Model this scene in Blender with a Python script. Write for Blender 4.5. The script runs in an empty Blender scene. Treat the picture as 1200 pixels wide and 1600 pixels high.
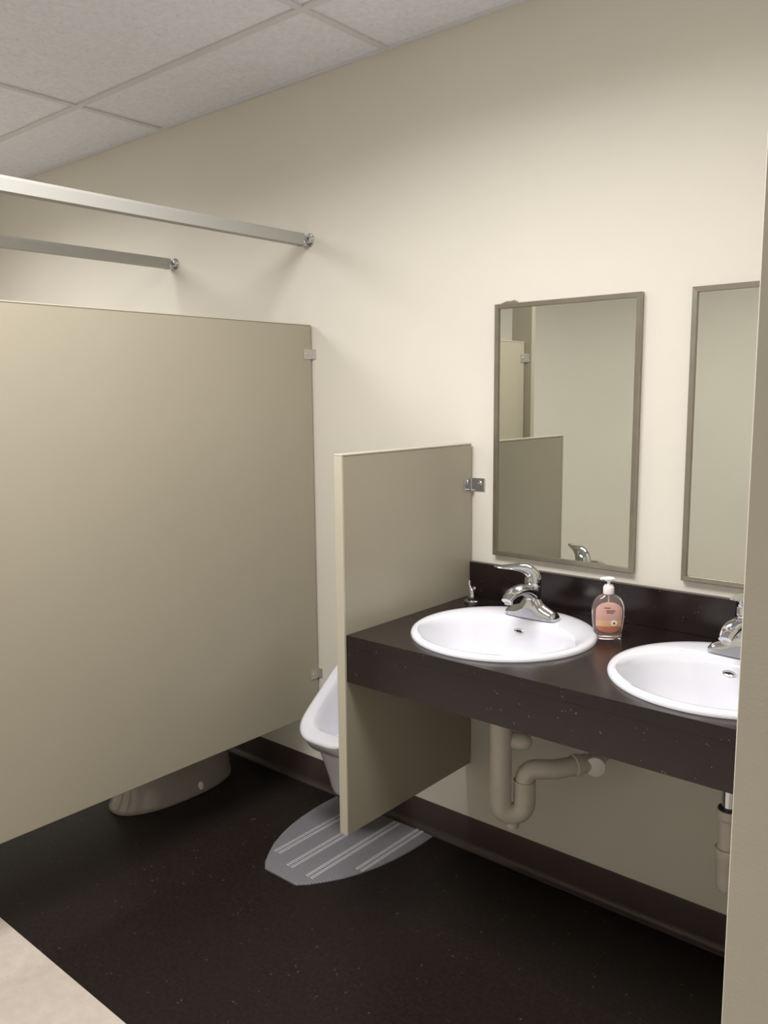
import bpy, bmesh, math, random
from mathutils import Vector, Matrix
random.seed(7)
S = bpy.context.scene
COL = S.collection

# ------------------------------------------------------------------ camera, world, exposure
cam_d = bpy.data.cameras.new('camera')
cam = bpy.data.objects.new('camera', cam_d)
COL.objects.link(cam)
S.camera = cam
cam_d.sensor_fit = 'VERTICAL'
cam_d.sensor_height = 36.0
cam_d.lens = 1303.7 / 1600 * 36
cam_d.clip_start = 0.02
FW = Vector((-0.6416990, 0.7541945, -0.1393306))
RT = Vector((0.7624277, 0.6470084, -0.0091789))
UP = Vector((-0.0832254, 0.1121196, 0.9902034))
cam.matrix_world = Matrix(((RT.x, UP.x, -FW.x, 0.0), (RT.y, UP.y, -FW.y, -2.1801), (RT.z, UP.z, -FW.z, 1.515), (0, 0, 0, 1)))

W = bpy.data.worlds.new('world')
S.world = W
W.use_nodes = True
W.node_tree.nodes['Background'].inputs[0].default_value = (1.0, 0.95, 0.88, 1)
W.node_tree.nodes['Background'].inputs[1].default_value = 0.0
S.view_settings.view_transform = 'Standard'
S.view_settings.look = 'None'
S.view_settings.exposure = -0.82
S.view_settings.gamma = 1.0
S.view_settings.use_curve_mapping = False
LAMP = 7.0           # strength of the ceiling light lenses
BEAM_W = 62.0        # watts of each fixture's downward beam
LAMP_COL = (1.0, 0.972, 0.968)

ZC = 2.6026          # ceiling
XA, XS = -2.186, -1.484   # stall panel face, urinal screen face
ZCT = 0.8776         # counter top
YC = 0.597           # counter depth
XR = -0.233          # right wall face

# ------------------------------------------------------------------ materials
def lin(c):
    return tuple(((v / 255) / 12.92 if v / 255 <= 0.04045 else ((v / 255 + 0.055) / 1.055) ** 2.4) for v in c) + (1,)

def mat(name, col, rough=0.5, metal=0.0, noise=0.0, nscale=8.0, bump=0.0, bscale=200.0, spec=0.5, coat=0.0, trans=0.0, ior=1.45):
    m = bpy.data.materials.new(name)
    m.use_nodes = True
    nt = m.node_tree
    b = nt.nodes['Principled BSDF']
    b.inputs['Base Color'].default_value = tuple(col[:3]) + (1,)
    b.inputs['Roughness'].default_value = rough
    b.inputs['Metallic'].default_value = metal
    b.inputs['Specular IOR Level'].default_value = spec
    b.inputs['Coat Weight'].default_value = coat
    b.inputs['Coat Roughness'].default_value = 0.08
    b.inputs['Transmission Weight'].default_value = trans
    b.inputs['IOR'].default_value = ior
    tc = nt.nodes.new('ShaderNodeTexCoord')
    if noise > 0:
        n = nt.nodes.new('ShaderNodeTexNoise')
        n.inputs['Scale'].default_value = nscale
        n.inputs['Detail'].default_value = 4
        nt.links.new(tc.outputs['Object'], n.inputs['Vector'])
        r = nt.nodes.new('ShaderNodeValToRGB')
        r.color_ramp.elements[0].position = 0.3
        r.color_ramp.elements[1].position = 0.7
        r.color_ramp.elements[0].color = tuple(c * (1 - noise) for c in col[:3]) + (1,)
        r.color_ramp.elements[1].color = tuple(min(1, c * (1 + noise)) for c in col[:3]) + (1,)
        nt.links.new(n.outputs['Fac'], r.inputs['Fac'])
        nt.links.new(r.outputs['Color'], b.inputs['Base Color'])
    if bump > 0:
        n2 = nt.nodes.new('ShaderNodeTexNoise')
        n2.inputs['Scale'].default_value = bscale
        n2.inputs['Detail'].default_value = 3
        nt.links.new(tc.outputs['Object'], n2.inputs['Vector'])
        bp = nt.nodes.new('ShaderNodeBump')
        bp.inputs['Strength'].default_value = bump
        bp.inputs['Distance'].default_value = 0.002
        nt.links.new(n2.outputs['Fac'], bp.inputs['Height'])
        nt.links.new(bp.outputs['Normal'], b.inputs['Normal'])
    return m

def speckle(m, scale, amount, colour, soft=0.02):
    """adds small flecks of another colour to a material (their own colour, not light)"""
    nt = m.node_tree
    b = nt.nodes['Principled BSDF']
    tc = nt.nodes.new('ShaderNodeTexCoord')
    v = nt.nodes.new('ShaderNodeTexVoronoi')
    v.inputs['Scale'].default_value = scale
    nt.links.new(tc.outputs['Object'], v.inputs['Vector'])
    n = nt.nodes.new('ShaderNodeTexNoise')
    n.inputs['Scale'].default_value = scale * 0.37
    nt.links.new(tc.outputs['Object'], n.inputs['Vector'])
    mm = nt.nodes.new('ShaderNodeMath'); mm.operation = 'MULTIPLY'
    r1 = nt.nodes.new('ShaderNodeMapRange')
    r1.inputs['From Min'].default_value = 0.16 + soft; r1.inputs['From Max'].default_value = 0.16
    nt.links.new(v.outputs['Distance'], r1.inputs['Value'])
    r2 = nt.nodes.new('ShaderNodeMapRange')
    r2.inputs['From Min'].default_value = 1 - amount; r2.inputs['From Max'].default_value = 1 - amount + 0.05
    nt.links.new(n.outputs['Fac'], r2.inputs['Value'])
    nt.links.new(r1.outputs[0], mm.inputs[0]); nt.links.new(r2.outputs[0], mm.inputs[1])
    mx = nt.nodes.new('ShaderNodeMix'); mx.data_type = 'RGBA'
    if b.inputs['Base Color'].is_linked:
        nt.links.new(b.inputs['Base Color'].links[0].from_socket, mx.inputs['A'])
    else:
        mx.inputs['A'].default_value = b.inputs['Base Color'].default_value
    mx.inputs['B'].default_value = tuple(colour[:3]) + (1,)
    nt.links.new(mm.outputs[0], mx.inputs['Factor'])
    nt.links.new(mx.outputs['Result'], b.inputs['Base Color'])
    return m

M = {}
M['wall'] = mat('wall_paint', (0.73, 0.70, 0.615), 0.55, noise=0.015, nscale=2.5, bump=0.12, bscale=260, spec=0.35)
M['ceiling'] = speckle(mat('ceiling_tile', (0.86, 0.875, 0.95), 0.9, noise=0.05, nscale=60, bump=0.8, bscale=160, spec=0.1), 95, 0.43, (0.58, 0.53, 0.53), 0.06)
M['tee'] = mat('ceiling_grid_paint', (0.73, 0.72, 0.76), 0.6)
M['floor_dark'] = speckle(mat('dark_sheet_flooring', (0.0150, 0.0105, 0.0092), 0.42, noise=0.35, nscale=90, bump=0.1, bscale=300, spec=0.28), 60, 0.42, (0.08, 0.062, 0.052), 0.05)
M['floor_light'] = speckle(mat('beige_sheet_flooring', (0.62, 0.55, 0.475), 0.45, noise=0.06, nscale=30, bump=0.1), 110, 0.45, (0.52, 0.45, 0.36), 0.08)
M['base'] = mat('brown_rubber_cove', (0.052, 0.036, 0.031), 0.38, noise=0.1, nscale=6)
M['panel'] = mat('tan_partition_enamel', (0.385, 0.350, 0.272), 0.30, noise=0.015, nscale=3, bump=0.06, bscale=400, spec=0.5)
M['edge'] = mat('tan_partition_edge', (0.52, 0.485, 0.39), 0.35)
M['rail'] = mat('satin_aluminium_rail', (0.45, 0.44, 0.41), 0.55, 0.1)
M['chrome'] = mat('polished_chrome', (0.64, 0.65, 0.68), 0.08, 1.0)
M['satin'] = mat('satin_steel', (0.62, 0.60, 0.56), 0.45, 0.8)
M['frame'] = mat('brushed_mirror_frame', (0.36, 0.335, 0.285), 0.34, 1.0, noise=0.06, nscale=20)
M['mirror'] = mat('mirror_silver', (0.70, 0.715, 0.66), 0.01, 1.0)
M['counter'] = speckle(mat('dark_brown_laminate', (0.0125, 0.0066, 0.0068), 0.22, noise=0.15, nscale=40, spec=0.68), 110, 0.42, (0.13, 0.085, 0.07), 0.05)
M['lam_edge'] = mat('lit_laminate_top', (0.060, 0.044, 0.037), 0.35)  # counter laminate lightened: paints in the light caught by the backsplash top
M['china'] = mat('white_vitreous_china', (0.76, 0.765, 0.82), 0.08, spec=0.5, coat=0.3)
M['china_toilet'] = mat('shaded_toilet_china', (0.36, 0.325, 0.30), 0.12, coat=0.3)  # white china, with the stall's shade put into a darker colour
M['dark'] = mat('dark_void', (0.02, 0.018, 0.017), 0.6)
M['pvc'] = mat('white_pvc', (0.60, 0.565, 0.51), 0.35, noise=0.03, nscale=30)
M['mat'] = mat('grey_rubber_mat', (0.215, 0.21, 0.23), 0.5, noise=0.06, nscale=25, bump=1.0, bscale=420)
_nt = M['mat'].node_tree
_tc = _nt.nodes.new('ShaderNodeTexCoord'); _wv = _nt.nodes.new('ShaderNodeTexWave'); _wv.bands_direction = 'Y'; _wv.inputs['Scale'].default_value = 34.0; _wv.inputs['Distortion'].default_value = 1.2; _wv.inputs['Detail Scale'].default_value = 8.0
_nt.links.new(_tc.outputs['Object'], _wv.inputs['Vector'])
_rp = _nt.nodes.new('ShaderNodeValToRGB'); _rp.color_ramp.elements[0].color = (0.165, 0.163, 0.182, 1); _rp.color_ramp.elements[1].color = (0.27, 0.265, 0.285, 1)
_nt.links.new(_wv.outputs['Color'], _rp.inputs['Fac'])
_nt.links.new(_rp.outputs['Color'], _nt.nodes['Principled BSDF'].inputs['Base Color'])
M['slot'] = mat('pale_mat_slot', (0.55, 0.54, 0.56), 0.5)
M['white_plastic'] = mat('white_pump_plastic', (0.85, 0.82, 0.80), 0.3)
M['bottle'] = mat('clear_plastic', (0.86, 0.70, 0.67), 0.06, trans=0.88, ior=1.35)
M['label'] = mat('pink_label', (0.60, 0.36, 0.31), 0.4)
M['label_red'] = mat('orange_red_label_band', (0.50, 0.175, 0.105), 0.4)
M['label_peach'] = mat('peach_label_band', (0.70, 0.43, 0.27), 0.4)
M['ink'] = mat('dark_red_print', (0.22, 0.07, 0.06), 0.5)
M['petal'] = mat('cream_petal_print', (0.85, 0.80, 0.62), 0.5)
M['black'] = mat('black_rubber', (0.012, 0.012, 0.012), 0.4)
M['white_frame'] = mat('white_enamel', (0.75, 0.74, 0.72), 0.35)
M['door'] = mat('tan_door_enamel', (0.385, 0.350, 0.272), 0.34)
lens = bpy.data.materials.new('light_lens')
lens.use_nodes = True
_b = lens.node_tree.nodes['Principled BSDF']
_b.inputs['Base Color'].default_value = (0.8, 0.8, 0.8, 1)
_b.inputs['Emission Color'].default_value = LAMP_COL + (1,)
_b.inputs['Emission Strength'].default_value = LAMP

# ------------------------------------------------------------------ helpers
class B:
    """collects shapes in one bmesh and links them as ONE mesh object"""
    def __init__(s):
        s.bm = bmesh.new(); s.slot = 0
    def _tag(s, faces):
        for f in faces: f.material_index = s.slot
    def box(s, x0, x1, y0, y1, z0, z1, bev=0.0, seg=2):
        v = [s.bm.verts.new((x, y, z)) for x in (x0, x1) for y in (y0, y1) for z in (z0, z1)]
        q = [(0, 1, 3, 2), (4, 6, 7, 5), (0, 4, 5, 1), (2, 3, 7, 6), (0, 2, 6, 4), (1, 5, 7, 3)]
        fs = [s.bm.faces.new([v[i] for i in t]) for t in q]
        s._tag(fs)
        if bev > 0:
            es = list({e for f in fs for e in f.edges})
            r = bmesh.ops.bevel(s.bm, geom=es, offset=bev, segments=seg, affect='EDGES', profile=0.5)
            s._tag(r['faces'])
        return s
    def loft(s, rings, cap0=True, cap1=True, closed=True):
        R = [[s.bm.verts.new(p) for p in r] for r in rings]
        n = len(R[0])
        for a, b in zip(R, R[1:]):
            for i in range(n if closed else n - 1):
                j = (i + 1) % n
                s._tag([s.bm.faces.new((a[i], a[j], b[j], b[i]))])
        if cap0: s._tag([s.bm.faces.new(R[0][::-1])])
        if cap1: s._tag([s.bm.faces.new(R[-1])])
        return s
    def lathe(s, prof, c=(0, 0, 0), n=32, axis='z', sx=1.0, sy=1.0, cap0=True, cap1=True):
        rings = []
        for r, h in prof:
            ring = []
            for i in range(n):
                a = 2 * math.pi * i / n
                u, v = r * math.cos(a) * sx, r * math.sin(a) * sy
                p = {'z': (u, v, h), 'y': (u, h, v), 'x': (h, u, v)}[axis]
                ring.append((c[0] + p[0], c[1] + p[1], c[2] + p[2]))
            rings.append(ring)
        return s.loft(rings, cap0, cap1)
    def tube(s, pts, rad, n=20, flat=None, up=(0, 0, 1)):
        """sweep of an ellipse along pts; rad one value or a list of (half width, half height)"""
        P = [Vector(p) for p in pts]; rings = []
        t0 = (P[1] - P[0]).normalized()
        u = Vector(up)
        if abs(t0.dot(u)) > 0.97: u = Vector((0, 1, 0)) if abs(t0.y) < 0.9 else Vector((1, 0, 0))
        sd = t0.cross(u).normalized(); tp = t0
        for k, p in enumerate(P):
            t = (P[min(k + 1, len(P) - 1)] - P[max(k - 1, 0)]).normalized()
            sd = tp.rotation_difference(t) @ sd; sd = (sd - t * sd.dot(t)).normalized(); tp = t
            w = sd.cross(t).normalized()
            r = rad[k] if isinstance(rad, (list, tuple)) else (rad, rad)
            if not isinstance(r, (list, tuple)): r = (r, r)
            rings.append([tuple(p + sd * r[0] * math.cos(2 * math.pi * i / n) + w * r[1] * math.sin(2 * math.pi * i / n)) for i in range(n)])
        return s.loft(rings)
    def build(s, name, m, parent=None, smooth=False, bevel=0.0, sub=0, angle=40, loc=None):
        bmesh.ops.recalc_face_normals(s.bm, faces=s.bm.faces)
        me = bpy.data.meshes.new(name)
        s.bm.to_mesh(me); s.bm.free()
        for mm in (m if isinstance(m, (list, tuple)) else [m]): me.materials.append(mm)
        o = bpy.data.objects.new(name, me)
        COL.objects.link(o)
        if smooth:
            for f in me.polygons: f.use_smooth = True
            if sub == 0: me.set_sharp_from_angle(angle=math.radians(angle))
        if bevel > 0:
            b = o.modifiers.new('bevel', 'BEVEL'); b.width = bevel; b.segments = 2; b.limit_method = 'ANGLE'
        if sub:
            b = o.modifiers.new('subdivision', 'SUBSURF'); b.levels = sub; b.render_levels = sub
        if parent is not None:
            o.parent = parent
            # meshes are written in the parent's own coordinates
        if loc is not None: o.location = loc
        return o

def tag(o, label, cat, group=None):
    o['label'] = label; o['category'] = cat
    if group: o['group'] = group
    return o
def thing(name, loc, label, cat, group=None):
    o = bpy.data.objects.new(name, None)
    COL.objects.link(o); o.location = loc; o.empty_display_size = 0.05
    return tag(o, label, cat, group)
def struct(o):
    o['kind'] = 'structure'; return o
def copy_tree(o, parent=None):
    c = o.copy(); COL.objects.link(c)
    if parent is not None: c.parent = parent
    for ch in list(o.children): copy_tree(ch, c)
    return c
def arc(c, r, a0, a1, n, plane='xz'):
    out = []
    for i in range(n + 1):
        a = math.radians(a0 + (a1 - a0) * i / n)
        u, v = r * math.cos(a), r * math.sin(a)
        out.append({'xz': (c[0] + u, c[1], c[2] + v), 'yz': (c[0], c[1] + u, c[2] + v), 'xy': (c[0] + u, c[1] + v, c[2])}[plane])
    return out
def superell(cx, cy, a, b, z, n=64, e=2.0, a_back=None, b_back=None):
    r = []
    for i in range(n):
        t = 2 * math.pi * i / n
        c, s_ = math.cos(t), math.sin(t)
        bb = b_back if (s_ > 0 and b_back is not None) else b
        r.append((cx + a * math.copysign(abs(c) ** (2 / e), c), cy + bb * math.copysign(abs(s_) ** (2 / e), s_), z))
    return r

# ------------------------------------------------------------------ the room
X0, X1, YF = -4.9, 1.3, -2.75
b = B(); b.box(X0, X1, -1.1916, 0.1, -0.06, 0.0); b.slot = 1; b.box(X0, X1, YF - 0.1, -1.1916, -0.06, 0.0)
struct(b.build('floor', [M['floor_dark'], M['floor_light']]))
struct(B().box(X0 - 0.1, X1 + 0.1, 0.0, 0.12, 0.0, ZC + 0.1).build('wall_back', M['wall']))
struct(B().box(X0 - 0.1, X1 + 0.1, YF - 0.12, YF, 0.0, ZC + 0.1).build('wall_front', M['wall']))
struct(B().box(X0 - 0.12, X0, YF, 0.0, 0.0, ZC + 0.1).build('wall_left', M['wall']))
struct(B().box(X1, X1 + 0.12, YF, 0.0, 0.0, ZC + 0.1).build('wall_entry', M['wall']))
struct(B().box(XR, XR + 0.125, -1.4, 0.0, 0.0, ZC + 0.02, 0.001, 1).build('wall_right', M['wall']))

# suspended ceiling: recessed tiles and the grid they lie in
gx = [-1.8205 + 1.2145 * k for k in range(-3, 4)]
gy = [-0.3794 - 0.61 * k for k in range(0, 4)]
xs_ = [X0] + [x for x in gx if X0 < x < X1] + [X1]
ys_ = [0.0] + gy + [YF]
TW = 0.012
lit = [(-1.8205, gy[1]), (-4.2495, gy[1]), (0.6085, gy[1])]
b = B()
for i in range(len(xs_) - 1):
    for j in range(len(ys_) - 1):
        b.box(xs_[i] + 0.002, xs_[i + 1] - 0.002, ys_[j + 1] + 0.002, ys_[j] - 0.002, ZC + 0.006, ZC + 0.024)
b.box(X0, X1, YF, 0, ZC + 0.03, ZC + 0.1)
struct(b.build('ceiling', M['ceiling']))
b = B()
for x in xs_[1:-1]: b.box(x - TW, x + TW, YF, 0, ZC - 0.001, ZC + 0.0055)
for y in gy: b.box(X0, X1, y - TW, y + TW, ZC - 0.0016, ZC + 0.0052)
b.box(X0, X1, -0.014, 0, ZC - 0.0024, ZC + 0.0056)
struct(b.build('trim_1', M['tee']))

# cove base along the back wall
def cove(name, x0, x1, y, sgn):
    prof = [(0.0, 0.0), (0.020, 0.0), (0.0195, 0.003), (0.012, 0.007), (0.007, 0.014), (0.0045, 0.026), (0.004, 0.108), (0.0025, 0.1119), (0.0, 0.1119)]
    rings = [[(x, y + sgn * d, z) for d, z in prof] for x in (x0, x1)]
    return struct(B().loft(rings).build(name, M['base'], smooth=True, angle=30))
cove('baseboard_back', X0, XR, 0.0, -1)
cove('baseboard_front', X0, X1, YF, 1)
b = B(); b.box(XR - 0.006, XR, -1.4, -0.02, 0, 0.112, 0.001, 1); b.box(XR - 0.006, XR + 0.131, -1.406, -1.4, 0, 0.112, 0.001, 1)
struct(b.build('baseboard_right', M['base']))

# ------------------------------------------------------------------ ceiling lights
def make_light(x, y):
    t = thing('ceiling_light', (x + 0.60725, y - 0.305, ZC), 'recessed fluorescent ceiling light over the urinal and sinks', 'ceiling light', 'recessed ceiling lights')
    b = B()
    a, c = 0.595, 0.293
    for q in ((-a, a, -c, -c + 0.022), (-a, a, c - 0.022, c), (-a, -a + 0.022, -c + 0.022, c - 0.022), (a - 0.022, a, -c + 0.022, c - 0.022)):
        b.box(q[0], q[1], q[2], q[3], -0.004, 0.0055)
    b.build('frame', M['white_frame'], t)
    B().box(-a + 0.022, a - 0.022, -c + 0.022, c - 0.022, -0.002, 0.004).build('diffuser', lens, t)
    ld = bpy.data.lights.new('beam', 'AREA')
    ld.shape = 'RECTANGLE'; ld.size = 1.14; ld.size_y = 0.54; ld.energy = BEAM_W; ld.color = LAMP_COL; ld.spread = math.radians(158)
    lo = bpy.data.objects.new('beam', ld); COL.objects.link(lo); lo.parent = t; lo.location = (0, 0, -0.006)
    return t
L1 = make_light(*lit[0])
L2 = copy_tree(L1); L2.location.x = lit[1][0] + 0.60725
for ch in L2.children:
    if ch.type == 'LIGHT': ch.data = ch.data.copy(); ch.data.energy = BEAM_W * 0.86
L2['label'] = 'recessed fluorescent ceiling light over the toilet stalls'

# ------------------------------------------------------------------ toilet stall partitions
def screw(parent, loc, axis, r=0.0045, m='chrome'):
    b = B()
    b.lathe([(r, 0), (r, 0.001), (r * 0.7, 0.0025), (r * 0.2, 0.003)], n=14, axis=axis)
    o = b.build('screw', M[m], parent, smooth=True)
    o.location = loc
    return o

# big panel between stall and urinal: root at its foot by the back wall
ZT, ZB, TH = 1.7665, 0.3085, 0.026
t = thing('toilet_partition', (XA, 0, ZB), 'tall tan enamelled stall panel beside the urinal, on the left of the picture', 'partition')
H = ZT - ZB
B().box(-TH, 0.0, -1.494, -0.0085, 0.0, H - 0.004, 0.0015, 1).build('panel', M['panel'], t)
b = B(); b.box(-TH + 0.001, 0.0015, -1.4945, -0.008, H - 0.004, H, 0.001, 1)
b.build('top_trim', M['edge'], t)
for zc_, tg in ((1.6615 - ZB, 1), (0.465 - ZB, 0)):
    b = B()
    b.box(0.0005, 0.003, -0.047, 0.0, -0.0175, 0.0175, 0.0005, 1)
    b.box(-TH - 0.003, -TH - 0.0005, -0.047, 0.0, -0.0175, 0.0175, 0.0005, 1)
    b.box(-TH - 0.003, 0.017, -0.0035, -0.0005, -0.0175, 0.0175, 0.0005, 1)
    o = b.build('wall_bracket', M['satin'], t); o.location = (0, 0, zc_)
    screw(o, (0.003, -0.034, 0.0), 'x', 0.0042, 'satin')
# front bracket that ties the panel to the pilaster
b = B()
b.box(0.0005, 0.003, -1.498, -1.462, -0.02, 0.02, 0.0005, 1)
b.box(0.0005, 0.024, -1.5005, -1.4975, -0.02, 0.02, 0.0005, 1)
o = b.build('pilaster_bracket', M['satin'], t); o.location = (0, 0, 1.687 - ZB)
screw(o, (0.003, -1.478, 0.0), 'x', 0.005)

# second divider behind it, same build, one stall further left
t2 = copy_tree(t); t2.location = (-2.99, 0, ZB)
t2['label'] = 'tan stall divider standing behind the big stall panel'
# pilasters and doors on the stall front
def pilaster(x0, x1, label):
    p_ = thing('stall_pilaster', ((x0 + x1) / 2, -1.5165, 0), label, 'pilaster', 'stall pilasters')
    w = (x1 - x0) / 2
    B().box(-w, w, -0.016, 0.016, 0.09, 2.035, 0.0015, 1).build('pilaster_panel', M['panel'], p_)
    B().box(-w - 0.004, w + 0.004, -0.020, 0.020, 0.0, 0.10, 0.001, 1).build('shoe', M['satin'], p_)
    return p_
pilaster(-2.262, -2.148, 'narrow tan pilaster beyond the stall panel, seen in the left mirror')
pilaster(-3.12, -2.86, 'wider tan pilaster between the two stalls')

# headrails: profile with sloped upper face, root at the wall end
def headrail(x, label):
    r = thing('headrail', (x, 0, 2.0625), label, 'rail')
    prof = [(0.000, -0.0195), (0.0000, 0.012), (-0.004, 0.0205), (-0.030, 0.0245), (-0.034, 0.018), (-0.034, -0.0195)]
    rings = [[(u, y, v) for u, v in prof] for y in (-0.022, -1.534)]
    B().loft(rings).build('rail', M['rail'], r)
    # cast socket on the wall: flange, cup and screw
    b = B()
    b.lathe([(0.020, -0.0002), (0.020, -0.004), (0.0185, -0.006)], (0.003, 0, 0.0), 28, 'y', 1.0, 1.15)
    b.box(-0.036, 0.003, -0.030, -0.004, -0.0225, 0.0, 0.001, 1)
    s = b.build('rail_socket', M['chrome'], r, smooth=True)
    b = B(); b.lathe([(0.0145, -0.006), (0.0150, -0.014), (0.011, -0.021), (0.004, -0.0235)], (0.006, 0, 0.001), 24, 'y')
    b.build('socket_cup', M['chrome'], r, smooth=True)
    b = B(); b.lathe([(0.0045, 0), (0.0045, -0.003), (0.002, -0.0045)], (0.012, -0.019, 0.001), 14, 'y')
    b.build('screw', M['black'], s, smooth=True)
    return r
r1 = headrail(-2.19, 'long metal headrail above the big stall panel, upper of the two rails')
r2 = headrail(-2.985, 'metal headrail of the farther stall, lower of the two rails in the picture')

# ------------------------------------------------------------------ urinal screen
YSC, YSG, ZST, ZSB, TS = 0.6055, 0.0096, 1.3626, 0.3066, 0.026
t = thing('urinal_screen', (XS, 0, ZSB), 'short tan privacy screen between the urinal and the dark counter', 'partition')
H = ZST - ZSB
B().box(-TS, 0, -YSC + 0.006, -YSG, 0.0, H - 0.005, 0.0015, 1).build('panel', M['panel'], t)
b = B(); b.box(-TS - 0.0012, 0.0012, -YSC, -YSG - 0.001, H - 0.005, H, 0.0012, 2)
b.box(-TS - 0.0012, 0.0012, -YSC, -YSC + 0.0075, 0.0, H - 0.005, 0.0012, 2)
b.build('edge_trim', M['edge'], t)
o = B()
o.box(0.0005, 0.003, -0.050, -0.0, -0.017, 0.017, 0.0006, 1)
o.box(-TS - 0.003, -TS - 0.0005, -0.050, -0.0, -0.017, 0.017, 0.0006, 1)
o.box(-TS - 0.003, 0.046, -0.0035, -0.0005, -0.020, 0.020, 0.003, 2)
o.box(0.0005, 0.007, -0.020, -0.001, -0.021, 0.021, 0.001, 1)
o = o.build('wall_bracket', M['chrome'], t); o.location = (0, 0, 1.233 - ZSB)
screw(o, (0.003, -0.036, 0.006), 'x', 0.006)
b = B(); b.lathe([(0.0065, 0), (0.006, -0.003), (0.002, -0.0045)], n=16, axis='y')
s = b.build('screw', M['chrome'], o, smooth=True); s.location = (0.028, -0.0035, 0.004)

# ------------------------------------------------------------------ counter
NX = 0.001
XCL, XCR = XS + NX, XR - 0.001
SINKS = [(-1.1663, -0.3217), (-0.594, -0.3217)]
t = thing('vanity_counter', (0, 0, 0), 'dark brown speckled laminate vanity counter with two sinks, fixed to the wall', 'counter')
bm = bmesh.new()
edges = []
def loop(pts):
    vs = [bm.verts.new(p) for p in pts]
    for i in range(len(vs)): edges.append(bm.edges.new((vs[i], vs[(i + 1) % len(vs)])))
loop([(XCL, -YC, ZCT), (XCR, -YC, ZCT), (XCR, -0.001, ZCT), (XCL, -0.001, ZCT)])
for sx, sy in SINKS: loop(superell(sx, sy, 0.228, 0.232, ZCT, 56))
bmesh.ops.triangle_fill(bm, use_beauty=True, use_dissolve=False, edges=edges)
for f in bm.faces:
    if f.normal.z < 0: f.normal_flip()
top = B(); top.bm.free(); top.bm = bm
r = bmesh.ops.extrude_face_region(bm, geom=list(bm.faces))
bmesh.ops.translate(bm, verts=[v for v in r['geom'] if isinstance(v, bmesh.types.BMVert)], vec=(0, 0, -0.03))
top.build('countertop', M['counter'], t)
B().box(XCL, XCR, -YC + 0.0003, -YC + 0.022, 0.7475, ZCT - 0.0305).build('apron', M['counter'], t)
B().box(XCL + 0.001, XCR, -0.0195, -0.0008, ZCT + 0.0005, 0.9853, 0.0004, 1).build('backsplash', M['counter'], t)
B().box(XCL + 0.001, XCR, -0.0197, -0.0008, 0.9854, 0.9870, 0.0007, 1).build('lit_top_edge', M['lam_edge'], t)  # thin strip added to carry the painted light on the top face

# ------------------------------------------------------------------ sinks
def make_sink():
    s = thing('sink', (SINKS[0][0], SINKS[0][1], ZCT), 'white round drop-in sink, the whole one beside the urinal screen', 'sink', 'white drop-in sinks')
    n = 72
    rings = [superell(0, 0, 0.222, 0.226, -0.004, n), superell(0, 0, 0.2458, 0.2500, 0.0005, n), superell(0, 0, 0.2462, 0.2505, 0.005, n),
             superell(0, 0, 0.243, 0.247, 0.0105, n), superell(0, 0, 0.236, 0.240, 0.0135, n), superell(0, -0.004, 0.226, 0.228, 0.0135, n),
             superell(0, -0.030, 0.214, 0.196, 0.010, n, 2.1, b_back=0.168), superell(0, -0.038, 0.208, 0.186, 0.003, n, 2.15, b_back=0.158),
             superell(0, -0.040, 0.203, 0.180, -0.012, n, 2.15, b_back=0.152), superell(0, -0.040, 0.188, 0.165, -0.060, n, 2.1, b_back=0.140),
             superell(0, -0.038, 0.160, 0.140, -0.105, n, 2.0, b_back=0.120), superell(0, -0.030, 0.110, 0.098, -0.133, n, 2.0, b_back=0.09),
             superell(0, -0.020, 0.050, 0.045, -0.143, n), superell(0, -0.015, 0.022, 0.022, -0.146, n), superell(0, -0.015, 0.021, 0.021, -0.165, n)]
    under = [superell(0, 0, 0.222, 0.226, -0.004, n), superell(0, -0.036, 0.216, 0.192, -0.03, n, 2.1, b_back=0.165),
             superell(0, -0.036, 0.196, 0.172, -0.075, n), superell(0, -0.034, 0.150, 0.130, -0.125, n), superell(0, -0.02, 0.060, 0.055, -0.158, n), superell(0, -0.015, 0.026, 0.026, -0.168, n)]
    b = B(); b.loft(rings, cap0=False, cap1=False); b.loft(under, cap0=False, cap1=False)
    bmesh.ops.remove_doubles(b.bm, verts=b.bm.verts, dist=1e-6)
    b.build('basin', M['china'], s, smooth=True, angle=70)
    b = B(); b.lathe([(0.0205, -0.170), (0.0225, -0.1455), (0.0195, -0.1435), (0.012, -0.146)], (0, -0.015, 0), 28)
    b.build('drain', M['chrome'], s, smooth=True)
    # overflow ring on the inner back slope
    ring = B(); K = 24
    def ov(a, bb, d): return [(-0.016 + a * math.cos(2 * math.pi * i / K), 0.1105 - d, -0.0215 + bb * math.sin(2 * math.pi * i / K)) for i in range(K)]
    ring.loft([ov(0.0155, 0.0072, 0.000), ov(0.0155, 0.0072, 0.0035), ov(0.0138, 0.0058, 0.0045), ov(0.0105, 0.0036, 0.0035), ov(0.0105, 0.0036, 0.0)], False, False)
    bmesh.ops.rotate(ring.bm, verts=ring.bm.verts, cent=(0, 0.1105, -0.0215), matrix=Matrix.Rotation(math.radians(-14), 3, 'X'))
    o = ring.build('overflow_ring', M['chrome'], s, smooth=True)
    slot = B(); slot.loft([ov(0.0106, 0.0037, 0.0), ov(0.0106, 0.0037, 0.002)], True, True)
    bmesh.ops.rotate(slot.bm, verts=slot.bm.verts, cent=(0, 0.1105, -0.0215), matrix=Matrix.Rotation(math.radians(-14), 3, 'X'))
    slot.build('overflow_hole', M['base'], o)
    return s
sink = make_sink()
s2 = copy_tree(sink); s2.location.x = SINKS[1][0]
s2['label'] = 'white round drop-in sink cut off by the wall edge, nearer of the two'

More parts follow.
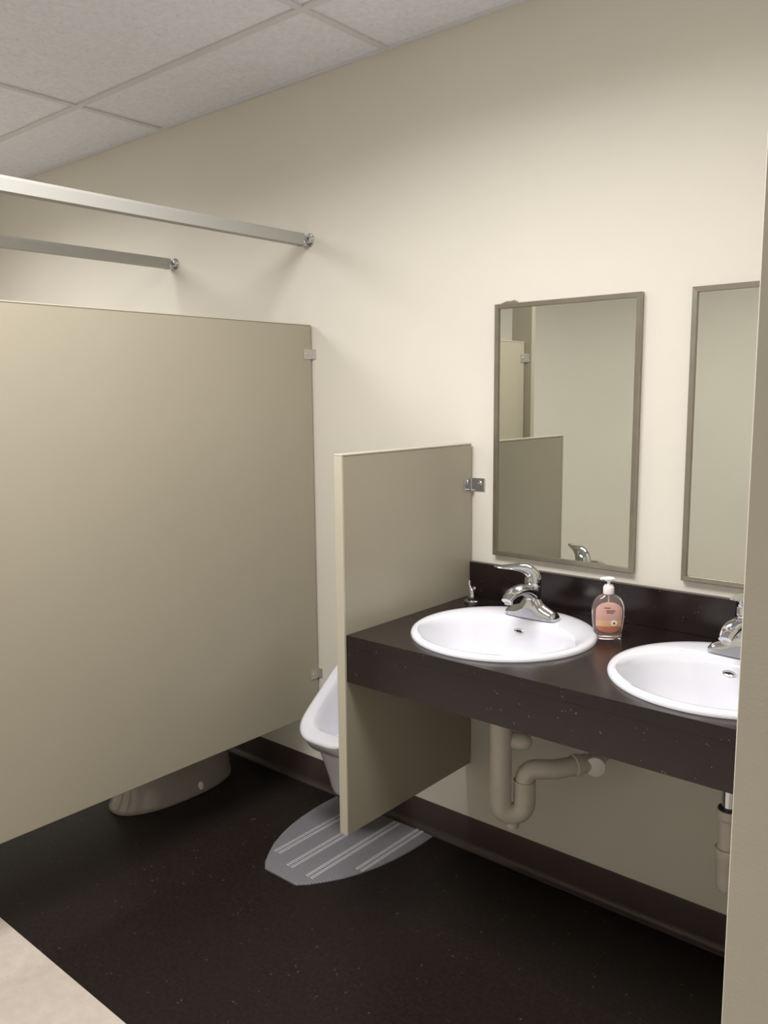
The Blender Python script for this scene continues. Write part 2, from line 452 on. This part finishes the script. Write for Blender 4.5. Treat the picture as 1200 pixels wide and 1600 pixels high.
# ------------------------------------------------------------------ faucets
def make_faucet():
    f = thing('faucet', (SINKS[0][0] - 0.004, -0.163, ZCT + 0.0130), 'chrome single-lever faucet on the far sink, its lever swung aside', 'faucet', 'chrome single-lever faucets')
    # base: lofted along x, low wings rising to a centre
    n = 24; rings = []
    for x, hd, h, sh in ((-0.080, 0.010, 0.006, 0), (-0.0785, 0.0165, 0.012, 0), (-0.074, 0.0210, 0.0175, 0), (-0.066, 0.0240, 0.0235, 0), (-0.055, 0.0258, 0.0285, 0), (-0.042, 0.0265, 0.0335, 0), (-0.030, 0.0270, 0.042, 0), (-0.021, 0.0275, 0.056, 0),
                         (-0.010, 0.0275, 0.066, 0), (0, 0.0275, 0.068, 0), (0.010, 0.0275, 0.066, 0), (0.021, 0.0275, 0.056, 0), (0.030, 0.0270, 0.042, 0), (0.042, 0.0265, 0.0335, 0), (0.055, 0.0258, 0.0285, 0), (0.066, 0.0240, 0.0235, 0), (0.074, 0.0210, 0.0175, 0), (0.0785, 0.0165, 0.012, 0), (0.080, 0.010, 0.006, 0)):
        ring = [(x, hd, 0.0), (x, -hd, 0.0), (x, -hd, min(0.005, h * .4))]
        for i in range(1, n):
            a = math.pi * i / n
            ring.append((x, -hd * math.copysign(abs(math.cos(a)) ** 0.8, math.cos(a)), 0.005 + (h - 0.005) * math.sin(a) ** 0.75))
        ring.append((x, hd, min(0.005, h * .4)))
        rings.append(ring)
    b = B(); b.loft(rings)
    b.build('base', M['chrome'], f, smooth=True, angle=50)
    b = B()
    b.lathe([(0.026, 0.010), (0.0238, 0.045), (0.0236, 0.070), (0.0240, 0.088), (0.0232, 0.0905)], (0, 0.001, 0), 32)
    b.build('body', M['chrome'], f, smooth=True)
    b = B()
    pts = [(0, 0.010, 0.060), (0, -0.012, 0.071), (0, -0.036, 0.0815), (0, -0.060, 0.0875), (0, -0.085, 0.0885), (0, -0.108, 0.0850), (0, -0.126, 0.0780), (0, -0.137, 0.0705)]
    b.tube(pts, [(0.021, 0.020), (0.0225, 0.0215), (0.0225, 0.0185), (0.0215, 0.0155), (0.0205, 0.0135), (0.019, 0.0118), (0.0168, 0.0105), (0.0145, 0.009)], 28)
    b.build('spout', M['chrome'], f, smooth=True, angle=60)
    b = B(); b.lathe([(0.0105, 0.0), (0.0115, 0.002), (0.0115, 0.012), (0.009, 0.016)], (0, -0.125, 0.0595), 24)
    b.build('aerator', M['white_plastic'] if False else M['satin'], f, smooth=True)
    # handle: dome over the body that runs out into a thin lever, pointing -y
    b = B()
    b.tube([(0, 0.001, 0.0915), (0, 0.001, 0.096), (0, 0.001, 0.104), (0, 0.000, 0.113), (0, -0.003, 0.1225), (0, -0.010, 0.1315), (0, -0.024, 0.1385), (0, -0.042, 0.1420), (0, -0.062, 0.1432), (0, -0.083, 0.1440), (0, -0.100, 0.1452), (0, -0.109, 0.1465)],
           [(0.0230, 0.0230), (0.0246, 0.0246), (0.0246, 0.0242), (0.0240, 0.0232), (0.0232, 0.0210), (0.0228, 0.0178), (0.0225, 0.0150), (0.0216, 0.0112), (0.0208, 0.0078), (0.0195, 0.0048), (0.0165, 0.003), (0.0090, 0.002)], 32)
    h = b.build('lever_handle', M['chrome'], f, smooth=True, angle=70)
    return f, h
fa, lever = make_faucet()
fb = copy_tree(fa); fb.location.x = SINKS[1][0] - 0.002
fb['label'] = 'chrome single-lever faucet half hidden by the wall edge, lever pointing forward'
lever.rotation_euler = (0, 0, math.radians(-46))
for ch in fb.children:
    if ch.name.startswith('lever_handle'):
        ch.rotation_euler = (math.radians(-5), 0, math.radians(4))

# ------------------------------------------------------------------ small two-pronged fitting by the screen
t = thing('dispenser_fitting', (-1.413, -0.108, ZCT + 0.0006), 'small chrome two-pronged spout on a round base beside the screen', 'spout')
b = B(); b.lathe([(0.0225, 0), (0.0232, 0.002), (0.0232, 0.009), (0.0205, 0.0115), (0.013, 0.0125)], n=28)
b.build('base', M['chrome'], t, smooth=True)
b = B(); b.lathe([(0.0118, 0.0125), (0.0118, 0.0165)], n=24)
b.build('washer', M['black'], t, smooth=True)
b = B(); b.lathe([(0.0105, 0.0165), (0.0108, 0.024), (0.0092, 0.034), (0.0095, 0.042), (0.0065, 0.046)], n=24)
b.build('stem', M['chrome'], t, smooth=True)
b = B(); b.tube([(-0.002, 0, 0.036), (-0.0055, 0, 0.046), (-0.0085, -0.001, 0.058), (-0.0085, -0.002, 0.066), (-0.0065, -0.003, 0.070)], [0.0065, 0.006, 0.0052, 0.0050, 0.003], 14)
b.build('prong', M['chrome'], t, smooth=True)
b = B(); b.tube([(0.003, 0, 0.036), (0.0075, 0, 0.044), (0.0105, 0, 0.051), (0.0115, 0, 0.055)], [0.006, 0.0055, 0.0062, 0.0045], 14)
b.build('prong', M['chrome'], t, smooth=True)

# ------------------------------------------------------------------ soap bottle
ang = math.radians(33)
t = thing('soap_bottle', (-0.935, -0.178, ZCT + 0.0006), 'clear pump soap bottle with a pink and orange label between the two sinks', 'soap bottle')
t.rotation_euler = (0, 0, ang)
prof = [(0.0330, 0.0), (0.0365, 0.002), (0.0372, 0.006), (0.0362, 0.012), (0.0375, 0.022), (0.0405, 0.045), (0.0418, 0.062), (0.0415, 0.078), (0.0385, 0.092), (0.0320, 0.104), (0.0230, 0.1115), (0.0145, 0.1150), (0.0130, 0.118)]
rings = []
for r_, z in prof:
    d = r_ * 0.60 if r_ > 0.0235 else r_ * (0.6 + 0.4 * (0.0235 - r_) / 0.0105)
    rings.append(superell(0, 0, r_, d, z, 40, 2.3 if r_ > 0.03 else 2.0))
b = B(); b.loft(rings); b.build('bottle', M['bottle'], t, smooth=True, angle=60)
def lab_y(x, z):
    # surface of the bottle front at height z
    for (r0, z0), (r1, z1) in zip(prof, prof[1:]):
        if z0 <= z <= z1:
            r_ = r0 + (r1 - r0) * (z - z0) / (z1 - z0); break
    d = r_ * 0.60
    return -(d * max(0.0, 1 - (abs(x) / r_) ** 2.3) ** (1 / 2.3)) 
def label_patch(outline, off, m, name, parent, th=0.0004):
    """outline(z) -> (x left, x right); patch hugging the bottle front"""
    z0, z1, fn = outline
    b = B(); rows = []
    NZ = max(3, int((z1 - z0) / 0.003)); NXX = 14
    for k in range(NZ + 1):
        z = z0 + (z1 - z0) * k / NZ; xl, xr = fn(z)
        rows.append([(xl + (xr - xl) * i / NXX, z) for i in range(NXX + 1)])
    V = [[[b.bm.verts.new((x, lab_y(x, z) - o_, z)) for x, z in row] for row in rows] for o_ in (off, off + th)]
    for k in range(NZ):
        for i in range(NXX):
            b.bm.faces.new((V[1][k][i], V[1][k][i + 1], V[1][k + 1][i + 1], V[1][k + 1][i]))
            b.bm.faces.new((V[0][k][i], V[0][k + 1][i], V[0][k + 1][i + 1], V[0][k][i + 1]))
    return b.build(name, m, parent, smooth=True)
def lw(z):
    if z < 0.036: return 0.0328 * math.sqrt(max(0.05, 1 - ((0.036 - z) / 0.0195) ** 2))
    if z > 0.074: return 0.0335 * math.sqrt(max(0.03, 1 - ((z - 0.074) / 0.0245) ** 2))
    return 0.0328 + 0.0007 * (z - 0.036) / 0.038
lb = label_patch((0.017, 0.098, lambda z: (-lw(z), lw(z))), 0.0004, M['label'], 'label', t)
label_patch((0.0185, 0.034, lambda z: (-lw(z) * .98, lw(z) * .98)), 0.0009, M['label_red'], 'red_band', lb)
label_patch((0.034, 0.050, lambda z: (-lw(z) * .98, lw(z) * .98)), 0.0009, M['label_peach'], 'peach_band', lb)
b = B()
for z, x0, x1 in ((0.0835, -0.013, 0.002), (0.0765, -0.008, 0.013), (0.0712, -0.007, 0.011)):
    x = x0
    while x < x1:
        w = random.uniform(0.0014, 0.0026)
        yy = lab_y(x, z) - 0.0012
        b.box(x, x + w, yy - 0.0002, yy + 0.0002, z - 0.0014, z + 0.0014)
        x += w + 0.0005
b.build('printed_lines', M['ink'], lb)
b = B()
for k in range(9):
    a = 2 * math.pi * k / 9
    cx, cz = 0.0125 + 0.0058 * math.cos(a), 0.0435 + 0.0052 * math.sin(a)
    b.lathe([(0.0028, -0.0001), (0.0028, -0.0005)], (cx, lab_y(cx, cz) - 0.0014, cz), 10, 'y')
fl = b.build('printed_flower', M['petal'], lb)
b = B(); b.lathe([(0.0030, -0.0001), (0.0030, -0.0008)], (0.0125, lab_y(0.0125, 0.0435) - 0.0018, 0.0435), 12, 'y')
b.build('printed_flower_centre', M['ink'], lb)
# pump: ribbed collar, stem, head with nozzle
n = 48; rings = []
for r_, z, rib in ((0.0135, 0.1165, 0), (0.0142, 0.1175, 1), (0.0140, 0.1330, 1), (0.0128, 0.1355, 0), (0.0112, 0.1370, 0), (0.0112, 0.1395, 0), (0.0050, 0.1400, 0)):
    rings.append([((r_ - (0.0006 if (rib and i % 2) else 0)) * math.cos(2 * math.pi * i / n), (r_ - (0.0006 if (rib and i % 2) else 0)) * math.sin(2 * math.pi * i / n), z) for i in range(n)])
b = B(); b.loft(rings); cp = b.build('pump_collar', M['white_plastic'], t, smooth=True, angle=35)
b = B(); b.lathe([(0.0040, 0.139), (0.0040, 0.1500)], n=16); b.build('pump_stem', M['white_plastic'], t, smooth=True)
b = B()
b.lathe([(0.0055, 0.1480), (0.0120, 0.1520), (0.0160, 0.1545), (0.0165, 0.1565), (0.0130, 0.1595), (0.0060, 0.1610), (0.001, 0.1612)], n=28, sy=0.75)
b.tube([(-0.006, 0, 0.1565), (-0.018, 0, 0.1560), (-0.022, 0, 0.1540)], [0.0045, 0.0040, 0.0030], 12)
b.build('pump_head', M['white_plastic'], t, smooth=True)
b = B(); b.tube([(0, 0, 0.117), (0.001, 0, 0.08), (0.004, 0, 0.02)], 0.0022, 10); b.build('dip_tube', M['white_plastic'], t, smooth=True)

# ------------------------------------------------------------------ mirrors
def make_mirror():
    w, h, d, fr = 0.4573, 0.759, 0.018, 0.0140
    m = thing('wall_mirror', (-1.3986, -0.001, 1.0191), 'steel-framed mirror over the far sink, shown whole', 'mirror', 'steel-framed wall mirrors')
    prof = [(0.0, 0.0), (0.0, -d + 0.0015), (0.0015, -d), (fr - 0.001, -d + 0.001), (fr, -d + 0.003), (fr, -0.009), (fr, 0.0)]
    b = B()
    corners = [(0, 0, 1, 1), (w, 0, -1, 1), (w, h, -1, -1), (0, h, 1, -1)]
    rings = [[(cx + sx * u, y, cz + sz * u) for u, y in prof] for cx, cz, sx, sz in corners]
    rings.append(rings[0])
    V = [[b.bm.verts.new(p_) for p_ in r_] for r_ in rings[:4]]; V.append(V[0])
    for a, c in zip(V, V[1:]):
        for i in range(len(prof) - 1): b.bm.faces.new((a[i], a[i + 1], c[i + 1], c[i]))
    b.build('frame', M['frame'], m)
    B().box(fr - 0.0005, w - fr + 0.0005, -0.0105, -0.004, fr - 0.0005, h - fr + 0.0005).build('mirror_glass', M['mirror'], m)
    return m
mi = make_mirror()
mj = copy_tree(mi); mj.location.x = -0.8073
mj['label'] = 'steel-framed mirror over the near sink, cut off by the wall edge'
# torn adhesive left on top of the far mirror's frame
b = B()
rings = []
for x, z1_, y1_ in ((0.010, 0.001, .002), (0.022, 0.006, .004), (0.034, 0.009, .005), (0.046, 0.008, .005), (0.058, 0.010, .004), (0.068, 0.006, .003), (0.076, 0.001, .002)):
    rings.append([(x, -0.001, 0.7592), (x, -0.001 - y1_, 0.7592), (x, -0.001 - y1_, 0.7592 + z1_ * .7), (x, -0.001, 0.7592 + z1_)])
b.loft(rings)
o = b.build('adhesive_remnant', M['frame'], mi)

# ------------------------------------------------------------------ urinal
UX = -1.85
t = thing('urinal', (UX, 0, 0), 'white wall-hung urinal between the stall panel and the short screen', 'urinal')
n = 56
def uring(c):
    """c(a) for a in 0..2pi, a=0 to the right, 90 deg up"""
    return [c(2 * math.pi * i / n) for i in range(n)]
def sq(a, e=3.0):
    c, s_ = math.cos(a), math.sin(a)
    return math.copysign(abs(c) ** (2 / e), c), math.copysign(abs(s_) ** (2 / e), s_)
# rim lies on a slope from the front lip (low, far from wall) to the top (by the wall)
def rim(hw_lo, hw_hi, v0, v1, lift=0.0, e=4.0, back=0.0):
    # v along the slope: 0 at the lip, 1 at the top
    P0, P1 = Vector((0, -0.354, 0.386)), Vector((0, -0.035, 0.610))
    nrm = Vector((0, -(P1 - P0).z, (P1 - P0).y)).normalized()
    out = []
    for i in range(n):
        c, s_ = sq(2 * math.pi * i / n, e)
        v = (v0 + v1) / 2 + (v1 - v0) / 2 * s_
        hw = hw_lo + (hw_hi - hw_lo) * v
        hw *= 1 - 0.10 * max(0.0, 1 - v / 0.22) ** 2
        p_ = P0 + (P1 - P0) * v + nrm * lift
        # slight hollow in the side view of the rim
        p_.z -= 0.006 * math.sin(math.pi * min(1, max(0, v)))
        out.append((hw * c, p_.y + back, p_.z))
    return out
wall_ring = uring(lambda a: (0.160 * sq(a, 4)[0], -0.002, 0.480 + 0.200 * sq(a, 4)[1]))
def mixr(A, C, f, g=None):
    return [tuple(Vector(p_).lerp(Vector(q_), f)) for p_, q_ in zip(A, C)]
ro = rim(0.130, 0.160, 0.0, 1.0)
low = [(x, y + 0.030 * (1 if z < 0.45 else 0.3), z - 0.038 * max(0, min(1, (0.56 - z) / 0.16))) for x, y, z in rim(0.129, 0.160, 0.0, 1.0, -0.006)]
rings = [wall_ring, mixr(wall_ring, low, 0.45), mixr(wall_ring, low, 0.85), low, mixr(low, ro, 0.7), rim(0.130, 0.160, 0.002, 0.998, -0.004), rim(0.131, 0.157, 0.008, 0.992, 0.001),
         rim(0.122, 0.148, 0.030, 0.975, 0.004), rim(0.096, 0.120, 0.115, 0.930, 0.002), rim(0.088, 0.112, 0.145, 0.915, -0.008), rim(0.084, 0.108, 0.160, 0.905, -0.030)]
deep = uring(lambda a: (0.078 * sq(a, 3)[0], -0.075 - 0.060 * (1 - sq(a, 3)[1]), 0.430 + 0.115 * sq(a, 3)[1]))
deep2 = uring(lambda a: (0.055 * sq(a, 2.5)[0], -0.060 - 0.045 * (1 - sq(a, 2.5)[1]), 0.385 + 0.085 * sq(a, 2.5)[1]))
rings += [mixr(rings[-1], deep, 0.5), deep, deep2]
b = B(); b.loft(rings, True, True)
b.build('bowl', M['china'], t, smooth=True, angle=80)
# trap below the bowl
rings = []
for z, hw, yf in ((0.350, 0.122, -0.290), (0.315, 0.118, -0.280), (0.280, 0.113, -0.268), (0.245, 0.107, -0.257), (0.21, 0.101, -0.246), (0.175, 0.097, -0.238), (0.155, 0.093, -0.230), (0.146, 0.082, -0.215), (0.144, 0.060, -0.195)):
    rings.append([(hw * sq(2 * math.pi * i / 40, 3)[0], (yf - 0.004) / 2 + (-yf - 0.004) / 2 * sq(2 * math.pi * i / 40, 3)[1], z) for i in range(40)])
B().loft(rings).build('trap_housing', M['china'], t, smooth=True, angle=60)

# ------------------------------------------------------------------ urinal mat
t = thing('urinal_mat', (-1.855, 0, 0.0005), 'grey rubber splash mat with slotted rows on the floor under the urinal', 'floor mat')
half = [(0.070, -0.527), (0.100, -0.500), (0.135, -0.450), (0.163, -0.404), (0.188, -0.345), (0.206, -0.285), (0.219, -0.220), (0.227, -0.150), (0.230, -0.090), (0.229, -0.024)]
out = [(-x, y) for x, y in half[::-1]] + half
b = B()
def ins(f): return [(x * f, (y + 0.27) * f - 0.27) for x, y in out]
rings = [[(x, y, 0.0) for x, y in out], [(x, y, 0.003) for x, y in out], [(x, y, 0.0065) for x, y in ins(0.985)], [(x, y, 0.0075) for x, y in ins(0.90)]]
b.loft(rings)
b.slot = 1
def wid(y):
    for (a, c), (d, e) in zip(half, half[1:]):
        if c <= y <= e: return a + (d - a) * (y - c) / (e - c)
    return half[0][0]
for k, (x, ya, yb) in enumerate(((-0.106, -0.44, -0.04), (-0.012, -0.472, -0.04), (0.080, -0.475, -0.04), (0.176, -0.345, -0.03))):
    for dx in (-0.010, 0.010):
        y = ya
        while y < yb:
            b.box(x + dx - 0.0062, x + dx + 0.0062, y, y + 0.0042, 0.007, 0.0092)
            y += 0.0092
b.build('mat', [M['mat'], M['slot']], t)

# ------------------------------------------------------------------ toilet in the stall
t = thing('toilet', (-2.635, 0, 0), 'white toilet whose foot shows below the big stall panel', 'toilet')
rings = [superell(0, -0.36, 0.128, 0.275, 0.0005, 48, 2.3, b_back=0.25), superell(0, -0.36, 0.130, 0.278, 0.006, 48, 2.3, b_back=0.25), superell(0, -0.36, 0.128, 0.275, 0.018, 48, 2.3, b_back=0.25),
         superell(0, -0.355, 0.118, 0.262, 0.045, 48, 2.3, b_back=0.24), superell(0, -0.35, 0.105, 0.245, 0.10, 48, 2.2, b_back=0.24), superell(0, -0.36, 0.105, 0.235, 0.18, 48, 2.2, b_back=0.24),
         superell(0, -0.39, 0.125, 0.245, 0.25, 48, 2.1, b_back=0.24), superell(0, -0.43, 0.165, 0.270, 0.33, 48, 2.1, b_back=0.25), superell(0, -0.44, 0.180, 0.280, 0.375, 48, 2.1, b_back=0.25), superell(0, -0.44, 0.178, 0.278, 0.388, 48, 2.1, b_back=0.25),
         superell(0, -0.45, 0.130, 0.220, 0.388, 48), superell(0, -0.45, 0.115, 0.200, 0.34, 48), superell(0, -0.43, 0.06, 0.09, 0.24, 48)]
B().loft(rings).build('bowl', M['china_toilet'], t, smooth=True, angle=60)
b = B()
A = [superell(0, -0.44, 0.188, 0.288, 0.389, 48, 2.1, b_back=0.20), superell(0, -0.44, 0.190, 0.290, 0.400, 48, 2.1, b_back=0.20), superell(0, -0.44, 0.182, 0.282, 0.410, 48, 2.1, b_back=0.195),
     superell(0, -0.44, 0.120, 0.205, 0.410, 48, 2.1, b_back=0.14), superell(0, -0.44, 0.115, 0.200, 0.389, 48, 2.1, b_back=0.135)]
b.loft(A, False, False); b.build('seat', M['white_plastic'], t, smooth=True)
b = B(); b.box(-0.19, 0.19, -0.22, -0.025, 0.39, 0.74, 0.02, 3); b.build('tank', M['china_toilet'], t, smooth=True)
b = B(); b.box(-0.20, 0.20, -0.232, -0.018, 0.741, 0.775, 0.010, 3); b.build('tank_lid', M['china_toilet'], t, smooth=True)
for s_ in (-1, 1):
    b = B(); b.lathe([(0.013, 0.0), (0.0135, 0.012), (0.011, 0.022), (0.005, 0.027)], (s_ * 0.118, -0.33, 0.018), 20)
    b.build('bolt_cap', M['white_plastic'], t, smooth=True)

# ------------------------------------------------------------------ drain under the far sink
PX, PY = -1.160, -0.336
t = thing('drain_trap', (PX, PY, 0), 'bulky white plastic P-trap under the far sink, ending in a capped elbow', 'drain pipe')
R = 0.0300; D = 0.066
b = B()
down = [(0, 0, 0.715), (0, 0, 0.60), (0, 0, 0.50), (0, 0, 0.435)]
dx, dy = 0.80, 0.60     # heading of the trap
bend = []
for i in range(1, 13):
    a = math.pi + math.pi * i / 12
    q = D / 2 + D / 2 * math.cos(a)
    bend.append((q * dx, q * dy, 0.405 + 0.032 * math.sin(a)))
b.tube([(0, 0, 0.703), (0, 0, 0.55), (0, 0, 0.45), (0, 0, 0.415)] + bend + [(D * dx, D * dy, 0.43), (D * dx, D * dy, 0.47)], R, 24)
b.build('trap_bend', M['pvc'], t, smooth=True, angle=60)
b = B(); b.lathe([(0.010, 0.336), (0.0185, 0.338), (0.0195, 0.343), (0.0195, 0.366), (0.012, 0.372)], (0.028, 0.018, -0.002), 24); b.build('cleanout_plug', M['pvc'], t, smooth=True)
ex, ey = D * dx, D * dy
pts = [(ex, ey, 0.455)]
for i in range(1, 9):
    a = math.pi - (math.pi / 2) * i / 8
    q = 0.032 + 0.032 * math.cos(a)
    pts.append((ex + q * dx, ey + q * dy, 0.470 + 0.032 * math.sin(a)))
ax_, ay_ = pts[-1][0], pts[-1][1]
cx_, cy_ = -0.971 - PX, -0.153 - PY
pts += [(ax_ + 0.05 * dx, ay_ + 0.05 * dy, 0.502), (cx_ - 0.028 * dx, cy_ - 0.004, 0.502)]
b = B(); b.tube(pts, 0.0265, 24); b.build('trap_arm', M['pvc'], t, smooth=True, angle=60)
q0 = Vector((ax_ + 0.05 * dx, ay_ + 0.05 * dy, 0.502)); q1 = Vector((cx_ - 0.028 * dx, cy_ - 0.004, 0.502)); qd = (q1 - q0).normalized()
b = B(); b.tube([tuple(q0.lerp(q1, 0.55) + qd * q) for q in (0, 0.002, 0.018, 0.020)], [0.0266, 0.0305, 0.0305, 0.0266], 16)
b.build('slip_nut', M['pvc'], t, smooth=True, angle=30)
wy = -PY - 0.001
nx, ny = 0.43, -0.90
b = B(); b.tube([(cx_ + nx * 0.004, cy_ + ny * 0.004, 0.502), (cx_ - nx * 0.03, cy_ - ny * 0.03, 0.502), (cx_ - 0.022, cy_ + 0.07, 0.502), (cx_ - 0.024, wy, 0.502)], 0.0262, 24)
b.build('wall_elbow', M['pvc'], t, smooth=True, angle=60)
b = B(); b.tube([(cx_ + nx * q, cy_ + ny * q, 0.502) for q in (0.0175, 0.016, 0.006, 0.0045)], [0.0245, 0.0270, 0.0270, 0.0245], 28)
b.build('cleanout_cap', M['white_plastic'], t, smooth=True, angle=40)
b = B(); b.tube([(0.005, 0.02, 0.580), (0.045, 0.035, 0.580), (0.062, 0.042, 0.579), (0.070, 0.045, 0.577)], [0.025, 0.025, 0.020, 0.008], 20)
b.build('side_branch', M['pvc'], t, smooth=True, angle=60)

# ------------------------------------------------------------------ drain under the near sink
t = thing('drain_tailpiece', (-0.563, -0.318, 0), 'straight white drain tube with two collars under the near sink', 'drain pipe')
b = B(); b.lathe([(0.0160, 0.50), (0.0160, 0.706)], n=24); b.build('chrome_tube', M['chrome'], t, smooth=True)['label'] = 'chrome upper tube'
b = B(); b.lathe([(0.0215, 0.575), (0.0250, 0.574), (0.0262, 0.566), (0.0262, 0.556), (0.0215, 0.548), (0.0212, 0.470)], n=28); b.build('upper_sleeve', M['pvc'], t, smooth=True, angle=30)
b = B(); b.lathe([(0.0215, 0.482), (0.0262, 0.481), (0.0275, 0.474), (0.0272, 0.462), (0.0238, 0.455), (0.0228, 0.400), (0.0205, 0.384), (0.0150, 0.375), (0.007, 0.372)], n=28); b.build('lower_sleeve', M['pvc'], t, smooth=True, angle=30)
b = B(); b.lathe([(0.0170, 0.5755), (0.0235, 0.5760), (0.0235, 0.5785), (0.0165, 0.5790)], n=24); b.build('gasket', M['black'], t, smooth=True)
